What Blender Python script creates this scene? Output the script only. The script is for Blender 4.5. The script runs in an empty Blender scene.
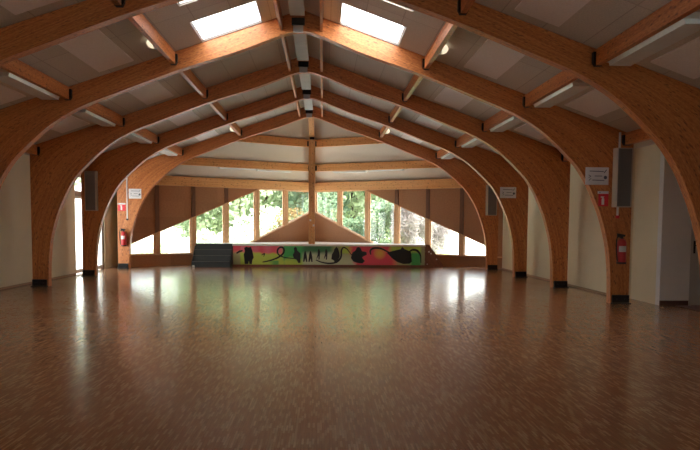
import bpy, bmesh, math, random
from mathutils import Vector, Matrix
random.seed(7)
S = bpy.context.scene
COL = S.collection
XC = -0.45            # centre line of the hall
ROOF0, PITCH = 5.88, 0.347
HALF = 6.86
AY = [9.08, 12.25, 15.42, 18.58, 21.75]    # front faces of the five timber arches
TH = 0.17
ORD = ['nearest', 'second', 'third', 'fourth', 'farthest']
def rz(u): return ROOF0 - PITCH * abs(u)

# ------------------------------------------------------------------ materials
def newmat(name):
    m = bpy.data.materials.new(name); m.use_nodes = True
    nt = m.node_tree; b = nt.nodes['Principled BSDF']
    return m, nt, b
def plain(name, col, rough=.6, metal=0., spec=.5, noise=0., scale=8., bump=0.):
    m, nt, b = newmat(name)
    b.inputs['Base Color'].default_value = (*col, 1); b.inputs['Roughness'].default_value = rough
    b.inputs['Metallic'].default_value = metal; b.inputs['Specular IOR Level'].default_value = spec
    tc = nt.nodes.new('ShaderNodeTexCoord')
    n = nt.nodes.new('ShaderNodeTexNoise'); n.inputs['Scale'].default_value = scale; n.inputs['Detail'].default_value = 4
    nt.links.new(tc.outputs['Object'], n.inputs['Vector'])
    r = nt.nodes.new('ShaderNodeMixRGB'); r.blend_type = 'MULTIPLY'; r.inputs[0].default_value = 1
    r.inputs[1].default_value = (*col, 1)
    k = nt.nodes.new('ShaderNodeMapRange'); k.inputs['To Min'].default_value = 1 - noise; k.inputs['To Max'].default_value = 1 + noise * .3
    k.inputs['From Min'].default_value = .3; k.inputs['From Max'].default_value = .7
    nt.links.new(n.outputs['Fac'], k.inputs['Value']); nt.links.new(k.outputs[0], r.inputs[2]); nt.links.new(r.outputs[0], b.inputs['Base Color'])
    if bump:
        bp = nt.nodes.new('ShaderNodeBump'); bp.inputs['Strength'].default_value = bump; bp.inputs['Distance'].default_value = .01
        nt.links.new(n.outputs['Fac'], bp.inputs['Height']); nt.links.new(bp.outputs[0], b.inputs['Normal'])
    return m
def wood(name, c_dark, c_mid, c_light, lam=.04, use_uv=True, knots=True, rough=.42, sc=(1.3, 1., 1.)):
    """laminated softwood: grain runs along texture X, laminations stack along texture Y"""
    m, nt, b = newmat(name); L = nt.links
    tc = nt.nodes.new('ShaderNodeTexCoord'); mp = nt.nodes.new('ShaderNodeMapping')
    L.new(tc.outputs['UV' if use_uv else 'Object'], mp.inputs['Vector']); mp.inputs['Scale'].default_value = sc
    # per-lamination tone
    sx = nt.nodes.new('ShaderNodeSeparateXYZ'); L.new(mp.outputs[0], sx.inputs[0])
    dv = nt.nodes.new('ShaderNodeMath'); dv.operation = 'DIVIDE'; dv.inputs[1].default_value = lam; L.new(sx.outputs['Y'], dv.inputs[0])
    fl = nt.nodes.new('ShaderNodeMath'); fl.operation = 'FLOOR'; L.new(dv.outputs[0], fl.inputs[0])
    # boards along the length: shift per lamination
    sh = nt.nodes.new('ShaderNodeMath'); sh.operation = 'MULTIPLY_ADD'; sh.inputs[1].default_value = .37; L.new(fl.outputs[0], sh.inputs[0]); L.new(sx.outputs['X'], sh.inputs[2])
    f2 = nt.nodes.new('ShaderNodeMath'); f2.operation = 'DIVIDE'; f2.inputs[1].default_value = 2.2; L.new(sh.outputs[0], f2.inputs[0])
    f3 = nt.nodes.new('ShaderNodeMath'); f3.operation = 'FLOOR'; L.new(f2.outputs[0], f3.inputs[0])
    cb = nt.nodes.new('ShaderNodeCombineXYZ'); L.new(fl.outputs[0], cb.inputs[0]); L.new(f3.outputs[0], cb.inputs[1])
    wn = nt.nodes.new('ShaderNodeTexWhiteNoise'); wn.noise_dimensions = '2D'; L.new(cb.outputs[0], wn.inputs['Vector'])
    m2 = nt.nodes.new('ShaderNodeMapping'); m2.inputs['Scale'].default_value = (7, 30, 30); L.new(mp.outputs[0], m2.inputs['Vector'])
    gr = nt.nodes.new('ShaderNodeTexNoise'); gr.inputs['Scale'].default_value = 1.6; gr.inputs['Detail'].default_value = 6; L.new(m2.outputs[0], gr.inputs['Vector'])
    mx = nt.nodes.new('ShaderNodeMath'); mx.operation = 'MULTIPLY_ADD'; mx.inputs[1].default_value = .22; L.new(wn.outputs['Value'], mx.inputs[0]); L.new(gr.outputs['Fac'], mx.inputs[2])
    cr = nt.nodes.new('ShaderNodeValToRGB'); e = cr.color_ramp.elements
    e[0].position = .34; e[0].color = (*c_dark, 1); e[1].position = .84; e[1].color = (*c_light, 1)
    k = e.new(.58); k.color = (*c_mid, 1); L.new(mx.outputs[0], cr.inputs[0])
    out = cr.outputs[0]
    if knots:
        m3 = nt.nodes.new('ShaderNodeMapping'); m3.inputs['Scale'].default_value = (6, 17, 17); L.new(mp.outputs[0], m3.inputs['Vector'])
        vo = nt.nodes.new('ShaderNodeTexVoronoi'); vo.inputs['Scale'].default_value = 1.0; vo.inputs['Randomness'].default_value = 1; L.new(m3.outputs[0], vo.inputs['Vector'])
        ks = nt.nodes.new('ShaderNodeMapRange'); ks.inputs['From Min'].default_value = .12; ks.inputs['From Max'].default_value = .32; ks.inputs['To Min'].default_value = .72; ks.inputs['To Max'].default_value = 0.
        L.new(vo.outputs['Distance'], ks.inputs['Value'])
        sp = nt.nodes.new('ShaderNodeSeparateColor'); L.new(vo.outputs['Color'], sp.inputs[0])
        gt = nt.nodes.new('ShaderNodeMath'); gt.operation = 'GREATER_THAN'; gt.inputs[1].default_value = .42; L.new(sp.outputs[0], gt.inputs[0])
        ml = nt.nodes.new('ShaderNodeMath'); ml.operation = 'MULTIPLY'; L.new(gt.outputs[0], ml.inputs[0]); L.new(ks.outputs[0], ml.inputs[1])
        mr = nt.nodes.new('ShaderNodeMixRGB'); mr.inputs[2].default_value = (c_dark[0]*.35, c_dark[1]*.3, c_dark[2]*.3, 1)
        L.new(ml.outputs[0], mr.inputs[0]); L.new(out, mr.inputs[1]); out = mr.outputs[0]
    L.new(out, b.inputs['Base Color'])
    b.inputs['Roughness'].default_value = rough
    return m

M = {}
M['glulam'] = wood('glulam', (.36, .105, .028), (.54, .18, .048), (.68, .28, .085))
M['batten'] = wood('pale_timber', (.42, .15, .045), (.58, .23, .07), (.68, .32, .11), knots=False)
M['mullion'] = wood('window_timber', (.50, .24, .10), (.66, .38, .18), (.78, .50, .27), knots=False)
M['pine_hazed'] = wood('yellow_pine_hazed', (.62, .28, .09), (.76, .40, .15), (.84, .50, .22))  # less red end-bay timber, with the end-of-hall haze lightened into its colour
M['ply'] = wood('brown_panelling', (.29, .125, .05), (.37, .17, .07), (.44, .215, .095), lam=.6, knots=False, rough=.5)
M['stagewood'] = wood('stage_timber', (.16, .06, .035), (.22, .085, .05), (.30, .12, .07), knots=False)
M['darkbatten'] = plain('dark_stained_batten', (.17, .075, .035), .5, noise=.15, scale=12)
M['cream'] = plain('cream_plaster', (.76, .67, .46), .75, noise=.05, scale=1.5)
M['white'] = plain('white_plaster', (.78, .76, .72), .7, noise=.04, scale=2)
M['endboard'] = plain('beige_board', (.62, .56, .47), .9, noise=.06, scale=30)
M['panel'] = plain('pale_acoustic_board', (.88, .85, .85), .9, noise=.06, scale=30, bump=.1)
M['steel_black'] = plain('black_steel', (.012, .012, .014), .45, .3, noise=.2)
M['steel_grey'] = plain('grey_steel', (.42, .42, .42), .4, .3, noise=.1)
M['galv'] = plain('grey_ridge_sheet', (.50, .51, .50), .55, .0, noise=.1, scale=3)
M['lum_white'] = plain('white_enamel', (.80, .80, .77), .35, noise=.03)
M['diffuser'] = plain('ribbed_diffuser', (.86, .96, .98), .25, noise=.05)
M['spk_grille'] = plain('grey_grille', (.19, .175, .165), .6, noise=.1, scale=60)
M['spk_body'] = plain('beige_cabinet', (.52, .46, .36), .5, noise=.05)
M['red'] = plain('red_enamel', (.50, .02, .025), .3, noise=.05)
M['redsign'] = plain('red_sign', (.75, .03, .05), .4, noise=.03)
M['paper'] = plain('white_notice', (.80, .80, .84), .5, noise=.02)
M['ink'] = plain('dark_ink', (.08, .10, .16), .5, noise=.02)
M['rubber'] = plain('black_rubber', (.015, .015, .015), .5, noise=.02)
M['label'] = plain('white_label', (.85, .82, .80), .4, noise=.02)
M['conduit'] = plain('white_conduit', (.82, .80, .78), .4, noise=.02)
M['deck'] = plain('pale_deck', (.90, .87, .82), .3, noise=.05, scale=3)
M['stepdark'] = plain('dark_step_carpet', (.075, .09, .09), .85, noise=.3, scale=40, bump=.2)
M['nosing'] = plain('metal_nosing', (.25, .25, .24), .45, .3, noise=.05)
M['skirt_light'] = plain('light_brown_skirting', (.36, .24, .14), .5, noise=.1)
M['skirt'] = plain('brown_skirting', (.12, .065, .05), .45, noise=.1)
M['doorgrey'] = plain('grey_door', (.50, .48, .44), .45, noise=.03)
M['alu'] = plain('dark_window_frame', (.25, .17, .10), .4, noise=.05)
M['paint_black'] = plain('black_spray_paint', (.012, .016, .016), .45, noise=.2, scale=10)
M['lampglass'] = plain('frosted_glass', (.92, .90, .86), .12, noise=.02)
_b = M['lampglass'].node_tree.nodes['Principled BSDF']; _b.inputs['Emission Color'].default_value = (1, .85, .6, 1); _b.inputs['Emission Strength'].default_value = .25
M['bark'] = plain('bark', (.12, .085, .06), .9, noise=.3, scale=6)
M['gravel'] = plain('pale_gravel', (.86, .85, .82), .9, noise=.08, scale=.6)
M['lawn'] = plain('sunlit_lawn', (.42, .56, .16), .9, noise=.25, scale=2.0)
M['outwall'] = plain('white_render', (.88, .88, .87), .8, noise=.03)
M['roofing'] = plain('roof_sheet', (.25, .24, .23), .8, noise=.1)

# glass: thin sheet, clear with a fresnel reflection
def glass(name, tint=(.96, .98, .97)):
    m = bpy.data.materials.new(name); m.use_nodes = True; nt = m.node_tree; nt.nodes.clear()
    o = nt.nodes.new('ShaderNodeOutputMaterial'); mx = nt.nodes.new('ShaderNodeMixShader'); f = nt.nodes.new('ShaderNodeMath'); f.operation = 'MULTIPLY_ADD'; f.inputs[1].default_value = .5; f.inputs[2].default_value = .04
    lw = nt.nodes.new('ShaderNodeLayerWeight'); pw = nt.nodes.new('ShaderNodeMath'); pw.operation = 'POWER'; pw.inputs[1].default_value = 5.; nt.links.new(lw.outputs['Facing'], pw.inputs[0]); nt.links.new(pw.outputs[0], f.inputs[0])
    t = nt.nodes.new('ShaderNodeBsdfTransparent'); t.inputs[0].default_value = (*tint, 1); g = nt.nodes.new('ShaderNodeBsdfGlossy'); g.inputs['Roughness'].default_value = .02
    nt.links.new(f.outputs[0], mx.inputs[0]); nt.links.new(t.outputs[0], mx.inputs[1]); nt.links.new(g.outputs[0], mx.inputs[2]); nt.links.new(mx.outputs[0], o.inputs[0])
    return m
M['glass'] = glass('window_glass')
def opal():
    m = bpy.data.materials.new('opal_skylight'); m.use_nodes = True; nt = m.node_tree; nt.nodes.clear()
    o = nt.nodes.new('ShaderNodeOutputMaterial'); t = nt.nodes.new('ShaderNodeBsdfTranslucent'); t.inputs[0].default_value = (.93, .95, .98, 1)
    nt.links.new(t.outputs[0], o.inputs[0]); return m
M['skyglass'] = opal()

def leafmat(name, c1, c2):
    m = bpy.data.materials.new(name); m.use_nodes = True; nt = m.node_tree; nt.nodes.clear(); L = nt.links
    o = nt.nodes.new('ShaderNodeOutputMaterial'); mx = nt.nodes.new('ShaderNodeMixShader'); mx.inputs[0].default_value = .45
    d = nt.nodes.new('ShaderNodeBsdfDiffuse'); t = nt.nodes.new('ShaderNodeBsdfTranslucent')
    tc = nt.nodes.new('ShaderNodeTexCoord'); n = nt.nodes.new('ShaderNodeTexNoise'); n.inputs['Scale'].default_value = 1.1; n.inputs['Detail'].default_value = 5
    L.new(tc.outputs['Object'], n.inputs['Vector'])
    cr = nt.nodes.new('ShaderNodeValToRGB'); cr.color_ramp.elements[0].position = .35; cr.color_ramp.elements[1].position = .65
    cr.color_ramp.elements[0].color = (*c1, 1); cr.color_ramp.elements[1].color = (*c2, 1)
    L.new(n.outputs['Fac'], cr.inputs[0]); L.new(cr.outputs[0], d.inputs[0]); L.new(cr.outputs[0], t.inputs[0])
    L.new(d.outputs[0], mx.inputs[1]); L.new(t.outputs[0], mx.inputs[2]); L.new(mx.outputs[0], o.inputs[0])
    return m
LEAF = {'mid': leafmat('leaf_green', (.27, .36, .19), (.50, .57, .38)), 'bright': leafmat('leaf_bright', (.42, .53, .26), (.66, .73, .48)),
        'dark': leafmat('leaf_dark', (.10, .17, .10), (.24, .32, .20)), 'pale': leafmat('leaf_pale', (.55, .66, .45), (.78, .84, .70)),
        'twig': leafmat('twig_grey', (.30, .26, .25), (.55, .50, .49)), 'rust': leafmat('leaf_rust', (.22, .12, .06), (.34, .34, .14))}

# parquet of short narrow strips
def floor_mat():
    m, nt, b = newmat('strip_parquet'); L = nt.links
    tc = nt.nodes.new('ShaderNodeTexCoord'); mp = nt.nodes.new('ShaderNodeMapping'); mp.inputs['Rotation'].default_value = (0, 0, math.pi/2)
    L.new(tc.outputs['Object'], mp.inputs['Vector'])
    br = nt.nodes.new('ShaderNodeTexBrick'); br.offset = .5; br.inputs['Scale'].default_value = 1; br.inputs['Brick Width'].default_value = .12; br.inputs['Row Height'].default_value = .019
    br.inputs['Mortar Size'].default_value = .0012; br.inputs['Mortar Smooth'].default_value = .3; br.inputs['Bias'].default_value = -.5
    br.inputs['Color1'].default_value = (.35, .165, .073, 1); br.inputs['Color2'].default_value = (.72, .45, .24, 1); br.inputs['Mortar'].default_value = (.27, .13, .07, 1)
    L.new(mp.outputs[0], br.inputs['Vector'])
    m2 = nt.nodes.new('ShaderNodeMapping'); m2.inputs['Scale'].default_value = (60, 4, 1); L.new(tc.outputs['Object'], m2.inputs['Vector'])
    n = nt.nodes.new('ShaderNodeTexNoise'); n.inputs['Scale'].default_value = 1; n.inputs['Detail'].default_value = 3; L.new(m2.outputs[0], n.inputs['Vector'])
    k = nt.nodes.new('ShaderNodeMapRange'); k.inputs['From Min'].default_value = .3; k.inputs['From Max'].default_value = .7; k.inputs['To Min'].default_value = .84; k.inputs['To Max'].default_value = 1.15; L.new(n.outputs['Fac'], k.inputs['Value'])
    r = nt.nodes.new('ShaderNodeMixRGB'); r.blend_type = 'MULTIPLY'; r.inputs[0].default_value = 1; L.new(br.outputs['Color'], r.inputs[1]); L.new(k.outputs[0], r.inputs[2])
    L.new(r.outputs[0], b.inputs['Base Color'])
    n2 = nt.nodes.new('ShaderNodeTexNoise'); n2.inputs['Scale'].default_value = .9; n2.inputs['Detail'].default_value = 4; L.new(tc.outputs['Object'], n2.inputs['Vector'])
    k2 = nt.nodes.new('ShaderNodeMapRange'); k2.inputs['To Min'].default_value = .18; k2.inputs['To Max'].default_value = .28; L.new(n2.outputs['Fac'], k2.inputs['Value'])
    L.new(k2.outputs[0], b.inputs['Roughness'])
    b.inputs['Specular IOR Level'].default_value = .4
    b.inputs['Coat Weight'].default_value = .22; b.inputs['Coat Roughness'].default_value = .08
    # gentle undulation of the sealed surface
    m3 = nt.nodes.new('ShaderNodeMapping'); m3.inputs['Scale'].default_value = (1.6, 5.0, 1); L.new(tc.outputs['Object'], m3.inputs['Vector'])
    n3 = nt.nodes.new('ShaderNodeTexNoise'); n3.inputs['Scale'].default_value = 1; n3.inputs['Detail'].default_value = 2; L.new(m3.outputs[0], n3.inputs['Vector'])
    ad = nt.nodes.new('ShaderNodeMath'); ad.operation = 'MULTIPLY_ADD'; ad.inputs[1].default_value = .0; L.new(br.outputs['Fac'], ad.inputs[0]); L.new(n3.outputs['Fac'], ad.inputs[2])
    bp = nt.nodes.new('ShaderNodeBump'); bp.inputs['Strength'].default_value = .09; bp.inputs['Distance'].default_value = .012
    L.new(ad.outputs[0], bp.inputs['Height']); L.new(bp.outputs[0], b.inputs['Normal']); L.new(bp.outputs[0], b.inputs['Coat Normal'])
    return m
M['parquet'] = floor_mat()
# grey wood-wool boards with seams
def ceil_mat():
    m, nt, b = newmat('grey_woodwool_board'); L = nt.links
    tc = nt.nodes.new('ShaderNodeTexCoord'); mp = nt.nodes.new('ShaderNodeMapping'); L.new(tc.outputs['UV'], mp.inputs['Vector'])
    br = nt.nodes.new('ShaderNodeTexBrick'); br.offset = 0; br.inputs['Scale'].default_value = 1; br.inputs['Brick Width'].default_value = .667; br.inputs['Row Height'].default_value = 1.585
    br.inputs['Mortar Size'].default_value = .008; br.inputs['Bias'].default_value = 0
    br.inputs['Color1'].default_value = (.56, .53, .48, 1); br.inputs['Color2'].default_value = (.63, .60, .55, 1); br.inputs['Mortar'].default_value = (.44, .40, .36, 1)
    L.new(mp.outputs[0], br.inputs['Vector'])
    n = nt.nodes.new('ShaderNodeTexNoise'); n.inputs['Scale'].default_value = 45; n.inputs['Detail'].default_value = 5; L.new(tc.outputs['UV'], n.inputs['Vector'])
    k = nt.nodes.new('ShaderNodeMapRange'); k.inputs['To Min'].default_value = .7; k.inputs['To Max'].default_value = 1.3; L.new(n.outputs['Fac'], k.inputs['Value'])
    r = nt.nodes.new('ShaderNodeMixRGB'); r.blend_type = 'MULTIPLY'; r.inputs[0].default_value = 1; L.new(br.outputs['Color'], r.inputs[1]); L.new(k.outputs[0], r.inputs[2])
    L.new(r.outputs[0], b.inputs['Base Color']); b.inputs['Roughness'].default_value = .95
    return m
M['woodwool'] = ceil_mat()

# ------------------------------------------------------------------ mesh helpers
def quad_uv(bm):
    """box-project UVs: longest in-face axis to U"""
    uv = bm.loops.layers.uv.verify()
    for f in bm.faces:
        n = f.normal
        if n.length < 1e-6: continue
        e = max(f.edges, key=lambda e: e.calc_length()); t = (e.verts[1].co - e.verts[0].co).normalized()
        s = n.cross(t)
        for l in f.loops: l[uv].uv = (l.vert.co.dot(t), l.vert.co.dot(s))
def B(): return bmesh.new()
def box(bm, x0, x1, y0, y1, z0, z1):
    vs = [bm.verts.new((x, y, z)) for z in (z0, z1) for y in (y0, y1) for x in (x0, x1)]
    for f in ((0, 2, 3, 1), (4, 5, 7, 6), (0, 1, 5, 4), (2, 6, 7, 3), (0, 4, 6, 2), (1, 3, 7, 5)): bm.faces.new([vs[i] for i in f])
def beam(bm, a, b, w, h, drop=0, w2=None):
    """box from a to b, width w horizontally, hanging h below the line (shifted down by drop)"""
    a, b = Vector(a), Vector(b); d = (b - a); s = Vector((d.y, -d.x, 0)).normalized() * w / 2
    vs = []
    for p in (a, b):
        for (sg, zz) in ((-1, 0), (1, 0), (1, -h), (-1, -h)):
            vs.append(bm.verts.new(p + s * sg + Vector((0, 0, zz - drop))))
    for f in ((0, 1, 2, 3), (7, 6, 5, 4), (0, 4, 5, 1), (1, 5, 6, 2), (2, 6, 7, 3), (3, 7, 4, 0)): bm.faces.new([vs[i] for i in f])
def prism(bm, pts, axis_vec):
    """closed polygon (list of 3D points) extruded by axis_vec"""
    d = Vector(axis_vec); a = [bm.verts.new(p) for p in pts]; b = [bm.verts.new(Vector(p) + d) for p in pts]; n = len(pts)
    bm.faces.new(a[::-1]); bm.faces.new(b)
    for i in range(n): bm.faces.new((a[i], a[(i+1) % n], b[(i+1) % n], b[i]))
def tube(bm, pts, r, seg=10, cap=True):
    pts = [Vector(p) for p in pts]; rings = []
    for i, p in enumerate(pts):
        t = (pts[min(i+1, len(pts)-1)] - pts[max(i-1, 0)]).normalized()
        ref = Vector((0, 0, 1)) if abs(t.z) < .9 else Vector((1, 0, 0))
        a = t.cross(ref).normalized(); b = t.cross(a)
        rr = r[i] if isinstance(r, (list, tuple)) else r
        rings.append([bm.verts.new(p + (a * math.cos(2*math.pi*k/seg) + b * math.sin(2*math.pi*k/seg)) * rr) for k in range(seg)])
    for i in range(len(rings)-1):
        for k in range(seg): bm.faces.new((rings[i][k], rings[i][(k+1) % seg], rings[i+1][(k+1) % seg], rings[i+1][k]))
    if cap: bm.faces.new(rings[0][::-1]); bm.faces.new(rings[-1])
def lathe(bm, cx, cy, prof, seg=20):
    rings = [[bm.verts.new((cx + r*math.cos(2*math.pi*k/seg), cy + r*math.sin(2*math.pi*k/seg), z)) for k in range(seg)] for r, z in prof]
    for i in range(len(rings)-1):
        for k in range(seg): bm.faces.new((rings[i][k], rings[i][(k+1) % seg], rings[i+1][(k+1) % seg], rings[i+1][k]))
    bm.faces.new(rings[0][::-1]); bm.faces.new(rings[-1])

def wloc(o):
    v = Vector((0, 0, 0))
    while o: v += o.location; o = o.parent
    return v
def obj(name, bm, mat, parent=None, uv=True, smooth=False, bevel=0, base=None):
    """links bm (world coordinates) as one mesh object, origin at the parent or at its own base"""
    bmesh.ops.recalc_face_normals(bm, faces=bm.faces[:])
    if uv: quad_uv(bm)
    if parent is not None: org = wloc(parent); loc = Vector((0, 0, 0))
    else:
        if base is None:
            xs = [v.co for v in bm.verts]
            org = Vector(((min(v.x for v in xs)+max(v.x for v in xs))/2, (min(v.y for v in xs)+max(v.y for v in xs))/2, min(v.z for v in xs)))
        else: org = Vector(base)
        loc = org
    for v in bm.verts: v.co -= org
    me = bpy.data.meshes.new(name); bm.to_mesh(me); bm.free(); me.materials.append(M[mat] if isinstance(mat, str) else mat)
    if smooth:
        for p in me.polygons: p.use_smooth = True
    o = bpy.data.objects.new(name, me); COL.objects.link(o); o.location = loc
    if parent is not None: o.parent = parent
    if bevel:
        md = o.modifiers.new('edge', 'BEVEL'); md.width = bevel; md.segments = 2; md.limit_method = 'ANGLE'; md.angle_limit = 1.0
    return o
def tag(o, label, cat, group=None, kind=None):
    o['label'] = label; o['category'] = cat
    if group: o['group'] = group
    if kind: o['kind'] = kind
    return o
def thing(name, loc, label, cat, group=None):
    o = bpy.data.objects.new(name, None); o.empty_display_size = .1; COL.objects.link(o); o.location = loc
    return tag(o, label, cat, group)
def struct(name, bm, mat, label=None, cat=None, parent=None, uv=True):
    o = obj(name, bm, mat, parent, uv)
    if parent is None:
        o['kind'] = 'structure'
        if label: o['label'] = label; o['category'] = cat
    return o
def bxo(name, mat, parent, *a, bevel=0):
    b = B(); box(b, *a); return obj(name, b, mat, parent, bevel=bevel)

# ------------------------------------------------------------------ setting: floor, walls, ceiling
LX, RX, RX2 = -7.70, 6.68, 6.90        # inner faces of the side walls
b = B(); box(b, -7.9, 9.0, -6.2, 22.05, -.12, 0)
# the pointed end of the floor
CORN = (XC, 27.0)
def wally(u): return 27.0 - (27.0-22.25)/HALF*abs(u)
prism(b, [(LX, 22.05, -.12), (RX, 22.05, -.12), (XC, 27.05, -.12)], (0, 0, .12))
box(b, LX, XC-6.8, 22.05, 23.0, -.12, -.0005)
struct('floor', b, 'parquet', 'glossy brown parquet floor of small wooden strips', 'floor')

WT = .2
b = B()
D0, D1, DH = 19.08, 21.58, 3.12       # glazed door in the left wall
ztopL = rz(LX-XC)
def prismx(bm, x0, x1, y0, y1, z0, z1): box(bm, x0, x1, y0, y1, z0, z1)
box(b, LX-WT, LX, -6.2, D0, -.1, ztopL); box(b, LX-WT, LX, D1, 23.0, -.1, ztopL); box(b, LX-WT, XC-6.86, 22.95, 23.1, -.1, ztopL); box(b, XC-7.0, XC-6.90, 22.24, 22.95, -.1, ztopL); box(b, LX-WT, LX, D0, D1, DH, ztopL)
struct('wall_left', b, 'cream', 'plain cream plastered side wall behind the left arch legs', 'wall')
b = B()
zr = rz(RX-XC)
box(b, RX, RX+.5, 13.1, 22.2, -.1, zr); box(b, RX2, RX2+.28, 12.1, 13.1, -.1, zr-.05)
struct('wall_right', b, 'cream', 'plain cream plastered side wall behind the right arch legs', 'wall')
b = B(); box(b, RX2, 7.52, 11.95, 12.1, -.1, 3.3); box(b, 7.52, 8.46, 11.95, 12.1, 2.1, 3.3); box(b, 8.46, 8.9, 11.95, 12.1, -.1, 3.3)
struct('wall_recess', b, 'white', 'short pale return wall beside the door at the right edge', 'wall')
b = B(); box(b, 8.7, 8.9, -6.2, 11.95, -.1, 3.3)
struct('wall_side', b, 'white', 'pale wall of the side passage on the right', 'wall')
# low brown skirting
bxo('baseboard_left', 'skirt_light', None, LX, LX+.015, -6, D0-.06, 0, .05)['kind'] = 'structure'
bxo('baseboard_right', 'skirt_light', None, RX-.015, RX, 13.12, 22.1, 0, .05)['kind'] = 'structure'
bxo('baseboard_recess', 'skirt', None, RX2, 7.5, 11.93, 11.95, 0, .10)['kind'] = 'structure'
# rear wall behind the camera with a window added to let in fill light
b = B()
box(b, -7.9, 9.0, -6.2, -6.0, -.1, .8); box(b, -7.9, 9.0, -6.2, -6.0, 3.0, 3.2)
for x0, x1 in ((-7.9, -2.2), (1.2, 9.0)): box(b, x0, x1, -6.2, -6.0, .8, 3.0)
prism(b, [(-7.9, -6.2, 3.2), (9.0, -6.2, 3.2), (8.0, -6.2, 3.2), (XC, -6.2, 5.9)], (0, .2, 0))
struct('wall_rear', b, 'cream', 'cream rear wall behind the camera, with an added fill-light window', 'wall')

# roof: two slopes with four skylight openings, boards seen from below
SKY_U = (.77, 1.95)
SKY_Y = [(9.2, 10.3), (11.1, 12.22)]
REAR_SKY = []
EU = 7.35
def slope(side):
    bm = B(); uv = bm.loops.layers.uv.verify()
    us = [0, SKY_U[0], SKY_U[1], EU]
    holes = REAR_SKY + SKY_Y
    ys = [-6.3] + [v for h in holes for v in h] + [22.0]
    T = .14
    for i in range(3):
        for j in range(len(ys)-1):
            if i == 1 and j % 2 == 1: continue
            u0, u1, y0, y1 = us[i], us[i+1], ys[j], ys[j+1]
            for dz in (0, T):
                c = [(u0, y0), (u1, y0), (u1, y1), (u0, y1)]
                f = bm.faces.new([bm.verts.new((XC+side*p[0], p[1], rz(p[0])+dz)) for p in c])
                for l, p in zip(f.loops, c): l[uv].uv = (p[0]*1.06-.62+1.334, p[1]-9.08)
    # shaft sides
    for h in holes:
        for (p, q) in (((SKY_U[0], h[0]), (SKY_U[1], h[0])), ((SKY_U[0], h[1]), (SKY_U[1], h[1])), ((SKY_U[0], h[0]), (SKY_U[0], h[1])), ((SKY_U[1], h[0]), (SKY_U[1], h[1]))):
            bm.faces.new([bm.verts.new((XC+side*p[0], p[1], rz(p[0]))), bm.verts.new((XC+side*q[0], q[1], rz(q[0]))), bm.verts.new((XC+side*q[0], q[1], rz(q[0])+T)), bm.verts.new((XC+side*p[0], p[1], rz(p[0])+T))])
    # outer rims
    for (p, q) in (((EU, -6.3), (EU, 22.0)), ((0, -6.3), (EU, -6.3))):
        bm.faces.new([bm.verts.new((XC+side*p[0], p[1], rz(p[0]))), bm.verts.new((XC+side*q[0], q[1], rz(q[0]))), bm.verts.new((XC+side*q[0], q[1], rz(q[0])+T)), bm.verts.new((XC+side*p[0], p[1], rz(p[0])+T))])
    return bm
def raw(name, bm, mat):
    me = bpy.data.meshes.new(name); bm.to_mesh(me); bm.free(); me.materials.append(M[mat]); o = bpy.data.objects.new(name, me); COL.objects.link(o); o['kind'] = 'structure'; return o
o = raw('ceiling_left', slope(-1), 'woodwool'); o['label'] = 'grey boarded ceiling slope over the left half of the hall'; o['category'] = 'ceiling'
o = raw('ceiling_right', slope(1), 'woodwool'); o['label'] = 'grey boarded ceiling slope over the right half of the hall'; o['category'] = 'ceiling'
b = B(); box(b, LX-.2, XC-6.86, 22.0, 23.1, rz(EU)-.0, rz(EU)+.1); struct('ceiling_corner', b, 'cream', 'small flat ceiling in the corner behind the left leg of the farthest arch', 'ceiling')
b = B(); box(b, 6.9, 9.0, -6.2, 12.1, 3.3, 3.45)
struct('ceiling_passage', b, 'white', 'low flat ceiling of the right side passage', 'ceiling')
# hipped end: two triangles meeting on the centre line
P0 = Vector((XC, 22.0, ROOF0)); CC = Vector((XC, 27.05, 3.47))
for sd, nm in ((-1, 'left'), (1, 'right')):
    E_ = Vector((XC+sd*EU, 22.0, rz(EU)))
    bm = B(); uv = bm.loops.layers.uv.verify()
    Eo = P0 + (E_-P0)*1.06; Co = P0 + (CC-P0)*1.06
    for dz in (0, .14):
        f = bm.faces.new([bm.verts.new(p+Vector((0, 0, dz))) for p in (P0, Eo, Co)])
        for l in f.loops: l[uv].uv = (abs(l.vert.co.x-XC), l.vert.co.y)
    for p, q in ((Eo, Co),): bm.faces.new([bm.verts.new(p), bm.verts.new(q), bm.verts.new(q+Vector((0, 0, .14))), bm.verts.new(p+Vector((0, 0, .14)))])
    o = raw('ceiling_end_'+nm, bm, 'endboard'); o['label'] = 'triangular grey ceiling plane sloping down to the %s end windows' % nm; o['category'] = 'ceiling'

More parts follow.
